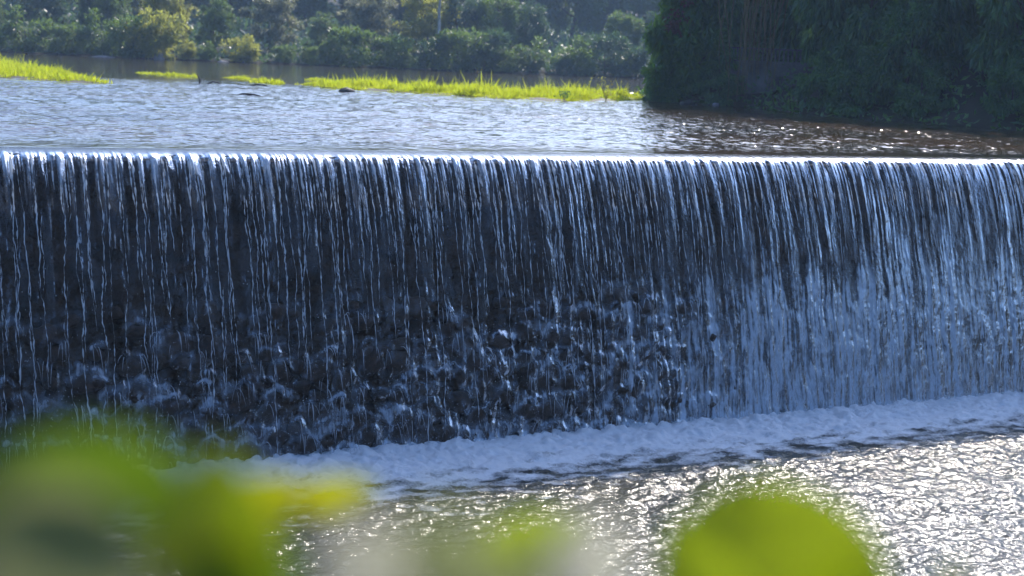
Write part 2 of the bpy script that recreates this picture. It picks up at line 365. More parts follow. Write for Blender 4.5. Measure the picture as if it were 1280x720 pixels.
# ------------------------------------------------------------------ weir wall with its rubble stones
def para(s): return 0.505*np.maximum(s, 0)**0.64
def wall_o(s): return -0.06+sstep(0.25, 1.5, s)*(para(s)-0.16+0.06)
weir = empty('weir_wall', tuple(W(0, 0, RIVER_Z-0.6)))
tag(weir, 'dark wet masonry weir wall behind the sheet of falling water', 'weir')
ws = np.concatenate([[0.0], np.linspace(0.02, 4.5, 90)])
wu = np.arange(U0-1, U1+1.01, 0.06)
SU, SS = np.meshgrid(wu, ws)
wo = wall_o(SS)+0.09*fbm(ND, SU*2.6, SS*3.4, 4)*sstep(0.1, 0.6, SS)
face = W(SU, wo, -0.13-SS)
back = W(SU[:1], -1.0+0*SU[:1], -0.13+0*SU[:1]); back2 = W(SU[:1], -1.0+0*SU[:1], -4.6+0*SU[:1])
fv = np.concatenate([back2, back, face], 0)
body_o = link('wall_body', mesh_np('wall_body', (fv-np.array(weir.location)).reshape(-1, 3), grid_faces(fv.shape[0], fv.shape[1])), M['wallrock'], weir)
stones = []                                              # u, s, ru, rs, out, dry
g = np.random.default_rng(11)
for row, s in enumerate(np.arange(1.85, 4.0, 0.19)):
    for u in np.arange(-9.3, 4.6, 0.27):
        if u > 2 and g.random() < (u-2)/2.8: continue
        if g.random() < 0.35*(1-(s-1.85)/2.1)+0.08: continue
        k = g.uniform(0.55, 1.6)
        stones.append((u+g.uniform(-.08, .08)+0.13*(row % 2), s+g.uniform(-.06, .06), 0.125*k*g.uniform(0.85, 1.2), 0.10*k*g.uniform(.8, 1.15),
                       g.uniform(0.10, 0.2), g.random()))
stones = np.array(stones)
def stone_mesh(seed, name='stone'):
    import bmesh
    bm = bmesh.new(); bmesh.ops.create_icosphere(bm, subdivisions=2, radius=1.0)
    gg = np.random.default_rng(seed); off = gg.uniform(0, 50, 3)
    for v in bm.verts:
        c = v.co
        k = 1+0.28*float(NA(c.x*1.3+off[0], c.y*1.3+off[1]))+0.22*float(NB(c.z*1.6+off[2], c.x*1.6))
        v.co = c*k
    me = bpy.data.meshes.new(name); bm.to_mesh(me); bm.free()
    me.polygons.foreach_set('use_smooth', np.ones(len(me.polygons), bool))
    return me
SM = [stone_mesh(k) for k in range(7)]
for me in SM: me.materials.append(M['stone'])
vis = np.where((stones[:, 0] > -6.9) & (stones[:, 0] < 3.2) & (stones[:, 1] > 1.7))[0]
vis = vis[np.argsort(-(stones[vis, 2]*stones[vis, 3]))][:300]
rest_v, rest_f = [], []
for k, st in enumerate(stones):
    u, s, a, b, out, dry = st
    p = W(u, wall_o(s)+0.02, -0.13-s)
    me = SM[k % 7]
    Rm = Matrix.Rotation(WALL_ANG, 4, 'Z') @ Matrix.Rotation(g.uniform(-.4, .4), 4, 'Y') @ Matrix.Diagonal((a*1.05, out, b*1.05, 1))
    if k in set(vis.tolist()):
        o = link('stone', me, None, weir)
        o.matrix_local = Matrix.Translation(Vector(p-np.array(weir.location))) @ Rm
    else:
        vv = np.zeros(len(me.vertices)*3); me.vertices.foreach_get('co', vv); vv = vv.reshape(-1, 3)
        R3 = np.array(Rm.to_3x3()); ff = np.zeros(len(me.polygons)*3, int); me.polygons.foreach_get('vertices', ff)
        rest_v.append(vv@R3.T+p-np.array(weir.location)); rest_f.append(ff.reshape(-1, 3))
rv, rf = join(list(zip(rest_v, rest_f)))
o = link('rubble', mesh_np('rubble', rv, rf), M['stone'], weir); tag(o, kind='stuff')

# ------------------------------------------------------------------ falling water
fall = empty('waterfall', tuple(W(0, 0, RIVER_Z)))
tag(fall, 'broad curtain of water pouring over the weir in thin streaks', 'waterfall')
FL = np.array(fall.location)
fu = np.concatenate([np.arange(-9.5, -7.2, 0.04), np.arange(-7.2, 10.4, 0.0125), np.arange(10.4, 20.0, 0.05)])
# profile rows: run-up on the crest (s<0) then the fall
n_up = 22
run = np.linspace(-0.50, -0.01, n_up)                     # offsets upstream of the lip
fs = np.concatenate([np.linspace(0.0, 0.6, 62)**1.0, np.arange(0.612, 4.02, 0.0125)])
ROWS = n_up+len(fs)
S = np.concatenate([np.full(n_up, 0.0), fs])[:, None]+0*fu[None, :]
Ubase = fu[None, :]+0*S
T = np.concatenate([run, np.zeros(len(fs))])[:, None]+0*S
z_up = -0.055*np.exp((T)/0.16)                            # draw-down towards the lip
o_prof = np.where(T < 0, T, para(S))
z_prof = np.where(T < 0, 0.004+z_up, -0.051-S)+0.010*fbm(NC, Ubase*0.9, 0*S+7, 3)*np.exp(T/0.15)*np.exp(-S/0.3)
# streaks
Uw = Ubase+0.018*NC(Ubase*1.3, S*1.2)*sstep(0.3, 1.5, S)*2+0.01*NB(Ubase*5, S*2.5)*sstep(0.2, 1.2, S)
sx = np.where(T < 0, 0, S)
rid1 = NA(Uw*8.5, sx*0.35+3)                               # broad ropes
rid2 = NB(Uw*19, sx*0.55+9)
rid3 = ND(Uw*42, sx*1.1+2)
grow = np.where(T < 0, np.exp(T/0.12), 1.0)
amp = grow*(1.0-0.55*sstep(0.4, 1.6, S))
Uq = Uw+0.014*NB(Uw*11, S*5.5)*sstep(0.1, 0.5, S)
rid3 = ND(Uq*40, sx*2.6+2)
sheetness = sstep(-0.05, 0.42, NE(Ubase*2.3+0.4*NA(Ubase*5, 0*S), sx*0.25+14))      # smooth panes between the bundles of strands
lipk = 1+0.9*np.exp(-((S)/0.18)**2)*(T >= 0)
rid1 = rid1+0.35*NC(Uw*3.1, sx*0.2+44)
amp = amp*np.where(T < 0, 1, 0.55+0.9*sstep(-.4, .5, NC(Uq*7, S*3.3+21)))
streaky = (1-0.82*sheetness*sstep(0.06, 0.3, S))
ridge = amp*(1-0.35*sstep(0.5, 4.5, Uw)*sstep(0.2, 0.5, S))*lipk*(0.030*rid1+streaky*(0.018*rid2+0.009*rid3))*(0.45+0.55*streaky)
# stones push the sheet out and leave dry pockets below them
bulge = np.zeros_like(S); dryv = np.zeros_like(S); arc_glint = np.zeros_like(S)
srow = np.concatenate([np.full(n_up, -9.0), fs])
for (u, s, a, b, out, dry) in stones:
    j0, j1 = np.searchsorted(fu, [u-2.2*a, u+2.2*a]); i0, i1 = np.searchsorted(srow, [s-2.2*b, s+2.6*b])
    if j1-j0 < 2 or i1-i0 < 2: continue
    du = (Uw[i0:i1, j0:j1]-u)/a; ds = (S[i0:i1, j0:j1]-s)/b
    rr = np.sqrt(du*du+(ds+0.1)**2)*(1+0.5*NA(Uw[i0:i1, j0:j1]*7, S[i0:i1, j0:j1]*7+u))
    wgt = sstep(1.5, 2.2, s)*float(np.clip(1-(u-1.5)/2.6, 0.12, 1))
    bl = np.clip(1-(rr/1.5)**2, 0, 1)**1.3*out*0.22*wgt
    bulge[i0:i1, j0:j1] = np.maximum(bulge[i0:i1, j0:j1], bl)
    aa = np.exp(-((rr-1.0)/0.32)**2)*sstep(0.55, -0.5, ds)*wgt*(0.4+0.9*dry)  # sky highlights on the stones' upper edges, painted as white water
    arc_glint[i0:i1, j0:j1] = np.maximum(arc_glint[i0:i1, j0:j1], aa)
    if dry > 0.45 and u < 2.4:
        dd = sstep(0.95, 0.55, np.sqrt(du*du+((ds-0.35)/1.1)**2))*wgt
        dryv[i0:i1, j0:j1] = np.maximum(dryv[i0:i1, j0:j1], dd)
turb = (0.022*fbm(NE, Uw*4.5, S*3.0, 4)+0.007*fbm(NC, Uw*15, S*7, 3))*sstep(1.0, 2.6, S)*(1-0.7*sstep(1.5, 4.2, Uw))
disp = ridge+bulge+turb
nz = np.where(T < 0, 1.0, 0.25*np.exp(-S/0.1)); no = np.where(T < 0, 0.0, 1.0)
o_f = o_prof+disp*no; z_f = z_prof+disp*nz
# aeration (white water, plus highlights painted as white) and cover (where there is water at all)
thread1 = np.clip(1-np.abs(NE(Uw*4.3, S*0.22+40))/0.045, 0, 1)
thread2 = np.clip(1-np.abs(NC(Uw*9.1, S*0.3+80))/0.06, 0, 1)
brk = sstep(-0.25, 0.45, fbm(ND, Uw*9, S*2.2+31, 3))
topband = np.exp(-(S/0.42)**1.3)*grow  # sunlit band below the lip, painted into the white of the streaks
a_top = topband*sstep(0.0, 0.5, rid1*0.55+rid2*0.65+0.25*rid3)*0.85*(0.25+0.75*streaky)
thread3 = np.clip(1-np.abs(NB(Uw*17, S*0.35+20))/0.07, 0, 1)*sstep(-0.1, 0.5, fbm(NA, Uw*16, S*7+3, 2))
thread4 = np.clip(1-np.abs(NC(Uw*29, S*0.5+61))/0.09, 0, 1)*sstep(-0.05, 0.45, fbm(NE, Uw*21, S*6+13, 2))
brk = brk*sstep(-0.55, 0.25, NE(Uw*30, S*11+7))
a_thr = (0.8*thread1+0.6*thread2+0.6*thread3*(1-0.35*sheetness)+0.35*thread4*(1-0.3*sheetness))*brk*(1-0.35*sstep(1.2, 3, S))*sstep(0.0, 0.1, S)
fil = np.clip(1-np.abs(fbm(NA, Uw*5.5+0.3*S, S*3.4+70, 3))/0.11, 0, 1)
midm = sstep(1.5, 2.8, S)*sstep(-8, 1.5, Uw)
a_fil = fil*midm*0.8*sstep(-.3, .5, fbm(NB, Uw*2, S*2+9, 3))
veil_edge = 2.75+0.25*NB(S*1.4, 3.0)
fine_st = 0.5+0.5*np.clip(0.9*NB(Uw*16, S*0.9+55)+0.7*NC(Uw*37, S*1.8+12)+0.5*fbm(NE, Uw*8, S*3, 3), -1, 1)
v0 = 1.55+0.5*fbm(NC, Uw*1.4, 0*S+4, 2)-0.7*np.exp(-((Uw-7.6)/0.22)**2)
fine_st2 = sstep(0.15, 0.85, fine_st+0.35*NA(Uw*3.1, S*0.6+33)+0.25*fbm(ND, Uw*22, S*7, 2))
a_veil = sstep(veil_edge-2.3, veil_edge+1.9, Uw+1.3*NA(Uw*5.5, S*0.4+3)+0.9*fbm(NB, Uw*2.2, S*1.5+8, 3))*sstep(v0-0.7, v0+0.9, S)*(0.45+1.1*fine_st2)
a_base = sstep(3.1, 3.85, S)*0.35*fine_st
a_all = np.clip(np.maximum.reduce([a_top, a_thr, a_fil, a_veil, a_base])+arc_glint*0.85*(0.15+0.85*fine_st)*sstep(-1.0, 0.3, fbm(NC, Uw*1.3, S*1.7+90, 2))+0.006*np.where(T < 0, 0.3, 1), 0, 1)
hole = sstep(0.05, 0.45, fbm(NE, Uw*4.0, S*1.6+5, 4))*sstep(0.25, 1.6, S)*0.85
gap = sstep(0.05, -0.35, rid1*0.7+rid2*0.5)*sstep(0.12, 0.5, S)*(1-sstep(1.6, 2.6, S))*sstep(-0.4, 0.3, fbm(NA, Uw*0.9, S*0.8+60, 2))*0.8
cover = np.clip(1-np.maximum.reduce([dryv*0.95, hole, gap]), 0, 1)
rgt = sstep(0.5, 4.5, Uw)*sstep(0.1, 0.35, S)*(1-sstep(1.3, 2.3, S))
pane = sstep(-0.35, 0.45, NA(Uw*6.5, S*0.55+71)+0.5*NC(Uw*15, S*1.1+29)-0.25*rgt)
cover = cover*(1-(0.5+0.22*sstep(0.5, 4, Uw))*(1-pane)*sstep(0.08, 0.4, S)*(1-0.6*sstep(2.2, 3.2, S)))
a_all = a_all*(1-0.45*rgt*(1-fine_st2))
cover = np.maximum(cover, a_all*0.9)
tocut = sstep(0, 1, (T+0.50)/0.06)*np.where(T < 0, 1, 1)
sheet = link('water_sheet', mesh_np('water_sheet', (W(Ubase, o_f, z_f)-FL).reshape(-1, 3), grid_faces(*S.shape), True,
             {'aeration': a_all, 'cover': cover*np.where(T < 0, 0.35+0.65*np.exp(T/0.04), 1.0)*tocut}), M['film'], fall)
tag(sheet, kind='stuff')
# single ropes of water running down in front of the sheet
g = np.random.default_rng(5)
us = np.sort(np.concatenate([np.linspace(-7.6, 10.2, 190)+g.uniform(-.05, .05, 190), np.linspace(-7.4, 3.2, 100)+g.uniform(-.09, .09, 100)]))
for k, u in enumerate(us):
    length = float(np.clip(g.gamma(2.4, 0.7), 0.35, 3.6)) if u < 3.5 else float(np.clip(g.gamma(2, 0.4), 0.3, 1.6))
    s0 = g.uniform(0.01, 0.06) if g.random() < 0.8 else g.uniform(0.3, 1.6)
    n = int(14+length*30)
    s = np.linspace(s0, min(s0+length, 3.8), n)
    wob = np.cumsum(g.normal(0, 0.0042, n))+0.008*np.sin(s*g.uniform(4, 9)+g.uniform(0, 6))
    uu = u+wob*sstep(0.1, 0.8, s)
    rad = g.uniform(0.0035, 0.0085)*np.clip(0.5+1.3*NA(s*9+k, s*0+k*1.7)+0.9*NB(s*31+k, s*0+k*0.7), 0.1, 1.8)*(1+0.8*np.exp(-s/0.4))*np.clip((s[-1]-s)/0.3+0.15, 0, 1)*np.clip((s-s0)/0.08+0.3, 0, 1)
    oo = para(s)+0.018+0.02*NB(s*1.5+k, s*0+k)+0.012*sstep(1, 3, s)
    v, f = tube(W(uu, oo, -0.051-s)-FL, rad, 5)
    o = link('water_stream', mesh_np('water_stream', v, f), M['spray'], fall)
# leaping splashes on the lower stones: thin curved filaments
parts = []
g = np.random.default_rng(9)
cand = stones[(stones[:, 1] > 1.9) & (stones[:, 0] > -7.5) & (stones[:, 0] < 10)]
for (u, s, a, b, out, dry) in cand:
    m = int(g.integers(0, 6)) if g.random() < 0.7 else 0
    for q in range(m):
        t = np.linspace(0, 1, 8)
        x0 = u+g.uniform(-1, 1)*a; vx = g.normal(0, 0.045); vo = g.uniform(0.02, 0.09)*(1+0.4*(s-2)); drop = g.uniform(0.08, 0.34)
        up = g.uniform(0.0, 0.02)
        uu = x0+vx*t; oo = para(s-b)+0.02+vo*t; zz = -0.051-(s-b*g.uniform(.6, 1.1))+up*4*t*(1-t)*1.2-drop*t*t
        parts.append(tube(W(uu, oo, zz), g.uniform(0.0018, 0.0042)*np.sin(np.clip(t*2.8+0.3, 0, 3.1)), 4))
v, f = join(parts)
# droplets
nd = 9000
du = g.uniform(-7.4, 10.2, nd); dsx = 3.9-np.abs(g.normal(0, 1.0, nd))*np.where(np.arange(nd) < 4500, 1, 0.22); dsx = np.clip(dsx, 0.05, 3.85)
dp = W(du, para(dsx)+np.abs(g.normal(0.03, 0.07, nd))*np.where(np.arange(nd) < 4500, 1, 2.6), -0.05-dsx); rr = g.uniform(0.0018, 0.0055, nd)
octv = np.array([[1, 0, 0], [0, 1, 0], [-1, 0, 0], [0, -1, 0], [0, 0, 1.6], [0, 0, -1.6]])
octf = np.array([[0, 1, 4, 4], [1, 2, 4, 4], [2, 3, 4, 4], [3, 0, 4, 4], [1, 0, 5, 5], [2, 1, 5, 5], [3, 2, 5, 5], [0, 3, 5, 5]])
dv = (dp[:, None, :]+rr[:, None, None]*octv[None]).reshape(-1, 3)
octf3 = octf[:, :3]
df = (np.arange(nd)[:, None, None]*6+octf3[None]).reshape(-1, 3)
o = link('splash', mesh_np('splash', v, f), M['spray']); tag(o, 'thin filaments of water leaping off the lower stones of the weir', 'splash', kind='stuff')
o = link('spray', mesh_np('spray', dv, df), M['spray']); tag(o, 'scattered droplets flying in front of the falling water', 'spray', kind='stuff')

# ------------------------------------------------------------------ foam along the foot of the weir
cu_ = np.arange(-9.2, 14, 0.025); co_ = np.arange(0.92, 5.6, 0.025)
FU, FO = np.meshgrid(cu_, co_)
bil = np.abs(fbm(NA, FU*2.1, FO*2.6, 2)); bil2 = np.abs(fbm(NB, FU*5.0, FO*6.0, 3))
wdt = 3.3+0.4*fbm(NC, FU*0.7, 0*FO+2, 2)+0.35*sstep(1.5, -3, FU)
fall_off = 1-sstep(1.7, wdt, FO)
hgt = (0.03+0.10*np.sqrt(bil*bil+0.01)+0.06*np.sqrt(bil2*bil2+0.003)+0.014*NE(FU*13, FO*13))*fall_off**1.5*sstep(0.9, 1.15, FO)+0.02*fall_off
covf = 0.12+0.95*fall_off-0.45*np.clip(fbm(ND, FU*2.2, FO*5.0, 4), -1, 1)*sstep(1.3, 2.4, FO)-0.55*sstep(wdt, wdt+0.4, FO)+0.30*sstep(0.15, 0.6, fbm(NE, FU*0.8+0.35*FO, FO*1.9, 4))*sstep(wdt, wdt+0.5, FO)*(1-sstep(4.2, 5.4, FO))
foam = link('foam', mesh_np('foam', W(FU, FO, RIVER_Z+0.012+hgt).reshape(-1, 3), grid_faces(*FU.shape), True, {'cover': covf}), M['foam'])
tag(foam, 'band of bluish white foam churning along the foot of the weir', 'foam', kind='stuff')

# ------------------------------------------------------------------ grass on low mud bars in the lake
def in_poly(x, y, poly): return sdist(x, y, poly) < 0
def grass_patch(poly, n, h, label, seed, mud=True, tall=0.04):
    g = np.random.default_rng(seed); P = np.array(poly, float)
    x0, y0 = P.min(0); x1, y1 = P.max(0)
    x = g.uniform(x0, x1, n*4); y = g.uniform(y0, y1, n*4)
    edge = 0.5*fbm(NA, x*0.6, y*0.6, 3)
    sd = sdist(x, y, poly)+edge
    keep = np.where((sd < 0) & (fbm(NC, x*0.9+seed, y*0.9, 2) > -0.38))[0][:n]
    x, y = x[keep], y[keep]; sd = sd[keep]; m = len(x)
    hh = h*g.uniform(0.55, 1.15, m)*(0.8+0.9*fbm(NB, x*0.9, y*0.9, 3)); hh = np.maximum(hh, h*0.3)*(0.35+0.65*np.clip(-sd/0.7, 0, 1)); hh[g.random(m) < tall] *= 1.8
    base = np.stack([x, y, np.full(m, -0.02)], 1)
    lean = np.stack([g.normal(0, 0.3, m), g.normal(0, 0.3, m), np.ones(m)], 1); lean /= np.linalg.norm(lean, axis=1)[:, None]
    az = g.uniform(0, math.pi, m); wv = np.stack([np.cos(az), np.sin(az), np.zeros(m)], 1)*g.uniform(0.008, 0.016, m)[:, None]
    mid = base+lean*hh[:, None]*0.55
    tip = base+lean*hh[:, None]+np.stack([lean[:, 0], lean[:, 1], -0.3*np.ones(m)], 1)*hh[:, None]*0.25
    v = np.stack([base-wv, base+wv, mid+wv*0.8, mid-wv*0.8, tip], 1).reshape(-1, 3)
    i = np.arange(m)[:, None]*5
    f = np.concatenate([np.concatenate([i, i+1, i+2], 1), np.concatenate([i, i+2, i+3], 1), np.concatenate([i+3, i+2, i+4], 1)])
    o = link('grass_patch', mesh_np('grass_patch', v, f), M['grass']); tag(o, label, 'grass', 'grass patches in the lake', 'stuff')
    return o
grass_patch([(-24, 56), (-15.3, 42.8), (-12.4, 41.4), (-11.9, 42.4), (-13.8, 46), (-17, 52), (-20, 58)], 17000, 0.33, 'bright yellow-green grass bed at the left edge of the lake', 21)
grass_patch([(-14.9, 55.5), (-12.1, 54), (-12.2, 55.2), (-15, 57)], 1500, 0.2, 'short thin strip of grass just right of the left grass bed', 22)
grass_patch([(-11.3, 55), (-9.6, 53.5), (-9.5, 54.4), (-11.2, 56.2)], 900, 0.2, 'low sliver of grass between the short strip and the long grass bar', 23)
grass_patch([(-9.4, 50.3), (-8.3, 49.2), (-8.2, 50.2), (-9.2, 51.4)], 800, 0.34, 'small tuft of grass at the left tip of the long grass bar', 24)
grass_patch([(-7.9, 49.8), (-6, 48), (-4.4, 47.2), (-1.3, 45.2), (1.2, 44.8), (2.7, 46.8), (4.7, 51.5), (4.6, 54), (1, 52), (-3, 51.5), (-6.5, 52.2)], 46000, 0.29, 'long bright grass bar stretching towards the dark right bank', 25)
grass_patch([(-8.6, 57.5), (-6.6, 56.3), (-6.5, 57.2), (-8.2, 58.4)], 800, 0.17, 'floating sliver of grass behind the left end of the long bar', 26)
def mud_bar(poly, name='mud_bar'):
    P = np.array(poly, float); x0, y0 = P.min(0)-1; x1, y1 = P.max(0)+1
    X, Y = np.meshgrid(np.arange(x0, x1, 0.3), np.arange(y0, y1, 0.3))
    sd = sdist(X, Y, poly)+0.5*fbm(NA, X*0.6, Y*0.6, 3)
    Z = np.clip(-sd*0.12, -0.3, 0.05)
    tag(link(name, mesh_np(name, np.stack([X, Y, Z], -1).reshape(-1, 3), grid_faces(*X.shape)), M['mud']), kind='structure')
mud_bar([(-24, 56), (-15.3, 42.8), (-12.4, 41.4), (-11.9, 42.4), (-13.8, 46), (-17, 52), (-20, 58)])
mud_bar([(-7.9, 49.8), (-6, 48), (-4.4, 47.2), (-1.3, 45.2), (1.2, 44.8), (2.7, 46.8), (4.7, 51.5), (4.6, 54), (1, 52), (-3, 51.5), (-6.5, 52.2)])

# rocks and driftwood in the lake
def rock(name, loc, size, mat, label, seed, cat='rock', group=None):
    me = stone_mesh(seed, name); me.materials.append(mat)
    o = link(name, me, None, None, loc); o.scale = size; o.rotation_euler = (0, 0, seed*0.7)
    return tag(o, label, cat, group)
rock('rock', (-5.35, 44.6, 0.01), (0.26, 0.2, 0.14), M['rock'], 'dark wet rock in the water before the long grass bar', 41)
rock('rock', (5.5, 47.9, 0.0), (0.35, 0.25, 0.13), M['rock'], 'low dark rock at the tip of the right bank', 42)
rock('stone', (6.35, 47.2, 0.03), (0.13, 0.12, 0.085), M['palerock'], 'small pale stone at the waterline under the right bushes', 43, 'stone')
rock('rock', (-22.9, 92.0, 0.1), (0.36, 0.34, 0.34), M['palerock'], 'pale boulder at the far waterline under the yellow-green tree', 44)
for k, (x, y, s) in enumerate(((-26.3, 91.6, 0.8), (-19.2, 93.6, 0.5))):
    rock('rock', (x, y, 0.0), (s*0.9, s*0.6, 0.10), M['palerock'], ['flat pale rock at the far waterline left of the boulder', 'flat pale rock at the far waterline right of the boulder'][k], 45+k)
dw = empty('driftwood', (-10.2, 46.6, 0))
tag(dw, 'dark driftwood stick poking out of the lake with trailing branches', 'driftwood')
for k, pts in enumerate(([(-.12, 0, -.1), (-.1, 0, .1), (-.16, 0, .22), (-.2, 0, .3)], [(.15, 0, -.02), (.3, 0.02, .07), (.48, .03, .05), (.6, .03, -.03)], [(1.5, .1, -.02), (1.7, .1, .05), (1.95, .12, .03), (2.1, .12, -.03)])):
    v, f = tube(np.array(pts), [0.035, 0.03, 0.025, 0.012], 6); link('branch', mesh_np('branch', v, f), M['driftwood'], dw)
o = empty('driftwood', (-5.9, 41.2, 0)); tag(o, 'thin pale stick lying on the riffle in mid lake', 'driftwood')
o.location = (-7.2, 38.2, 0)
v, f = tube(np.array([(-.3, 0, -.02), (-.1, 0, .03), (.2, .02, .02), (.4, .03, -.02)]), [0.015, 0.03, 0.025, 0.01], 6); link('branch', mesh_np('branch', v, f), M['driftwood'], o)

# ------------------------------------------------------------------ trees
def trunk_mesh(h, r, seed, limbs=5, lean=0.08, name='trunk'):
    g = np.random.default_rng(seed)
    t = np.linspace(0, 1, 9); bend = g.normal(0, lean, 2)
    path = np.stack([bend[0]*h*t**1.6+0.03*h*np.sin(t*5+seed), bend[1]*h*t**1.6, h*t-0.3], 1)
    parts = [tube(path, r*(1-0.75*t), 8)]
    ends = []
    for k in range(limbs):
        q = g.uniform(0.4, 0.95); b = path[int(q*8)]; a = g.uniform(0, 2*math.pi); L = h*g.uniform(0.22, 0.42)
        tt = np.linspace(0, 1, 5)
        lp = b+np.stack([np.cos(a)*L*tt, np.sin(a)*L*tt, L*(0.5*tt+0.25*tt**2)], 1)
        parts.append(tube(lp, r*0.4*(1-0.8*tt), 6)); ends.append(lp[-1])
    v, f = join(parts)
    return mesh_np(name, v, f)
def crown_mesh(n, rx, rz, zc, L, Wd, seed, clumps=40, droop=0.2, cl=0.28, hollow=0.35):
    g = np.random.default_rng(seed)
    d = g.normal(size=(clumps, 3)); d /= np.linalg.norm(d, axis=1)[:, None]
    rad = g.uniform(hollow, 1.0, clumps)**0.6*g.uniform(0.8, 1.12, clumps)
    c = d*rad[:, None]*np.array([rx, rx, rz])+np.array([0, 0, zc])
    w = g.integers(0, clumps, n); cs = cl*g.uniform(0.6, 1.35, clumps)
    off = g.normal(size=(n, 3)); off /= np.linalg.norm(off, axis=1)[:, None]+1e-9
    off *= (g.random(n)**0.45)[:, None]
    p = c[w]+off*(cs[w]*rx)[:, None]*np.array([1, 1, 0.7])
    dirn = off*0.8+d[w]*0.35+g.normal(0, 0.5, (n, 3))+np.array([0, 0, -droop*2])
    v, f = leaves(p, dirn, L*g.uniform(0.6, 1.3, n), Wd*g.uniform(0.7, 1.2, n), g.normal(size=(n, 3))+np.array([0, 0, 1.2]))
    return mesh_np('crown', v, f, False)
ORD = ['first', 'second', 'third', 'fourth', 'fifth', 'sixth', 'seventh', 'eighth', 'ninth', 'tenth', 'eleventh', 'twelfth', 'thirteenth', 'fourteenth', 'fifteenth', 'sixteenth',
       'seventeenth', 'eighteenth', 'nineteenth', 'twentieth', 'twenty-first', 'twenty-second', 'twenty-third', 'twenty-fourth', 'twenty-fifth', 'twenty-sixth', 'twenty-seventh', 'twenty-eighth',
       'twenty-ninth', 'thirtieth', 'thirty-first', 'thirty-second', 'thirty-third', 'thirty-fourth', 'thirty-fifth', 'thirty-sixth', 'thirty-seventh', 'thirty-eighth', 'thirty-ninth', 'fortieth']
KINDS = ['far_dark', 'far_mid', 'far_yellow', 'far_pale']
bush_protos = {}; tree_protos = {}
for ki, kd in enumerate(KINDS):
    for q in range(2):
        c = crown_mesh(2600, 1.5, 1.25, 1.25, 0.26, 0.13, 100+ki*7+q, 34, 0.1, 0.3); c.materials.append(M[kd])
        t = trunk_mesh(1.6, 0.07, 300+ki*7+q, 5); t.materials.append(M['bark']); bush_protos[kd, q] = (t, c)
        c = crown_mesh(7500, 2.7, 3.6, 4.4, 0.34, 0.17, 200+ki*7+q, 62, 0.15, 0.27); c.materials.append(M[kd])
        t = trunk_mesh(7.0, 0.16, 400+ki*7+q, 7); t.materials.append(M['palebark' if kd == 'far_pale' else 'bark']); tree_protos[kd, q] = (t, c)
shore_x = np.array([-48, -33.7, -22.6, -13.6, -0.7, 8.7, 22]); shore_y = np.array([96, 94, 92.5, 98, 101.7, 107, 112])
CW = {'far_dark': 'dark green', 'far_mid': 'mid green', 'far_yellow': 'yellow-green', 'far_pale': 'pale silvery'}
g = np.random.default_rng(77)
def far_row(name, protos, x0, x1, step, back, jit, smin, smax, pick, rowname, cat, group):
    xs = np.arange(x0, x1, step); xs = xs+g.uniform(-jit, jit, len(xs)); xs.sort()
    for k, x in enumerate(xs):
        y = np.interp(x, shore_x, shore_y)+back+g.uniform(-0.8, 0.8)
        kd = pick(x); t, c = protos[kd, int(g.integers(0, 2))]
        z = float(ground_z(np.array(x), np.array(y)))
        e = empty(name, (x, y, z-0.05)); s = g.uniform(smin, smax); e.scale = (s*g.uniform(.9, 1.15), s*g.uniform(.9, 1.15), s); e.rotation_euler = (0, 0, g.uniform(0, 6.28))
        tag(e, f'hazy {cat}, {ORD[k]} from left in {rowname}', cat, group)
        link('trunk', t, None, e); link('crown', c, None, e)
def pick_front(x):
    r = g.random()
    if -26 < x < -17: return 'far_yellow' if r < .45 else 'far_mid'
    return 'far_dark' if r < .6 else 'far_mid'
def pick_tree(x):
    r = g.random()
    if -26 < x < -19: return 'far_yellow' if r < .75 else 'far_mid'
    if -19 < x < -9: return 'far_pale' if r < .7 else 'far_mid'
    if x > -6: return 'far_dark' if r < .7 else 'far_mid'
    return ['far_mid', 'far_dark', 'far_yellow'][int(g.integers(0, 3))]
def pick_far(x):
    r = g.random(); x = x*0.62
    if -26 < x < -15: return 'far_yellow' if r < .6 else 'far_mid'
    if -15 < x < -5: return 'far_pale' if r < .65 else 'far_mid'
    if x > -5: return 'far_dark' if r < .55 else 'far_mid'
    return ['far_mid', 'far_dark', 'far_yellow'][int(g.integers(0, 3))]
far_row('shore_bush', bush_protos, -41, 19, 1.75, 0.7, 0.7, 0.4, 1.25, pick_front, 'low front row along far shore', 'bush', 'bushes along the far shore')
far_row('shore_tree', tree_protos, -42, 20, 2.7, 9.0, 1.3, 0.35, 0.75, pick_tree, 'middle row behind far shore', 'tree', 'trees behind the far shore')
far_row('hillside_tree', tree_protos, -62, 36, 3.3, 40.0, 1.2, 1.0, 1.35, pick_far, 'row on far hillside', 'tree', 'trees on the far hillside')
far_row('ridge_tree', tree_protos, -90, 54, 4.6, 88.0, 2.0, 1.5, 2.0, pick_far, 'ridge row beyond far hillside', 'tree', 'trees on the far ridge')
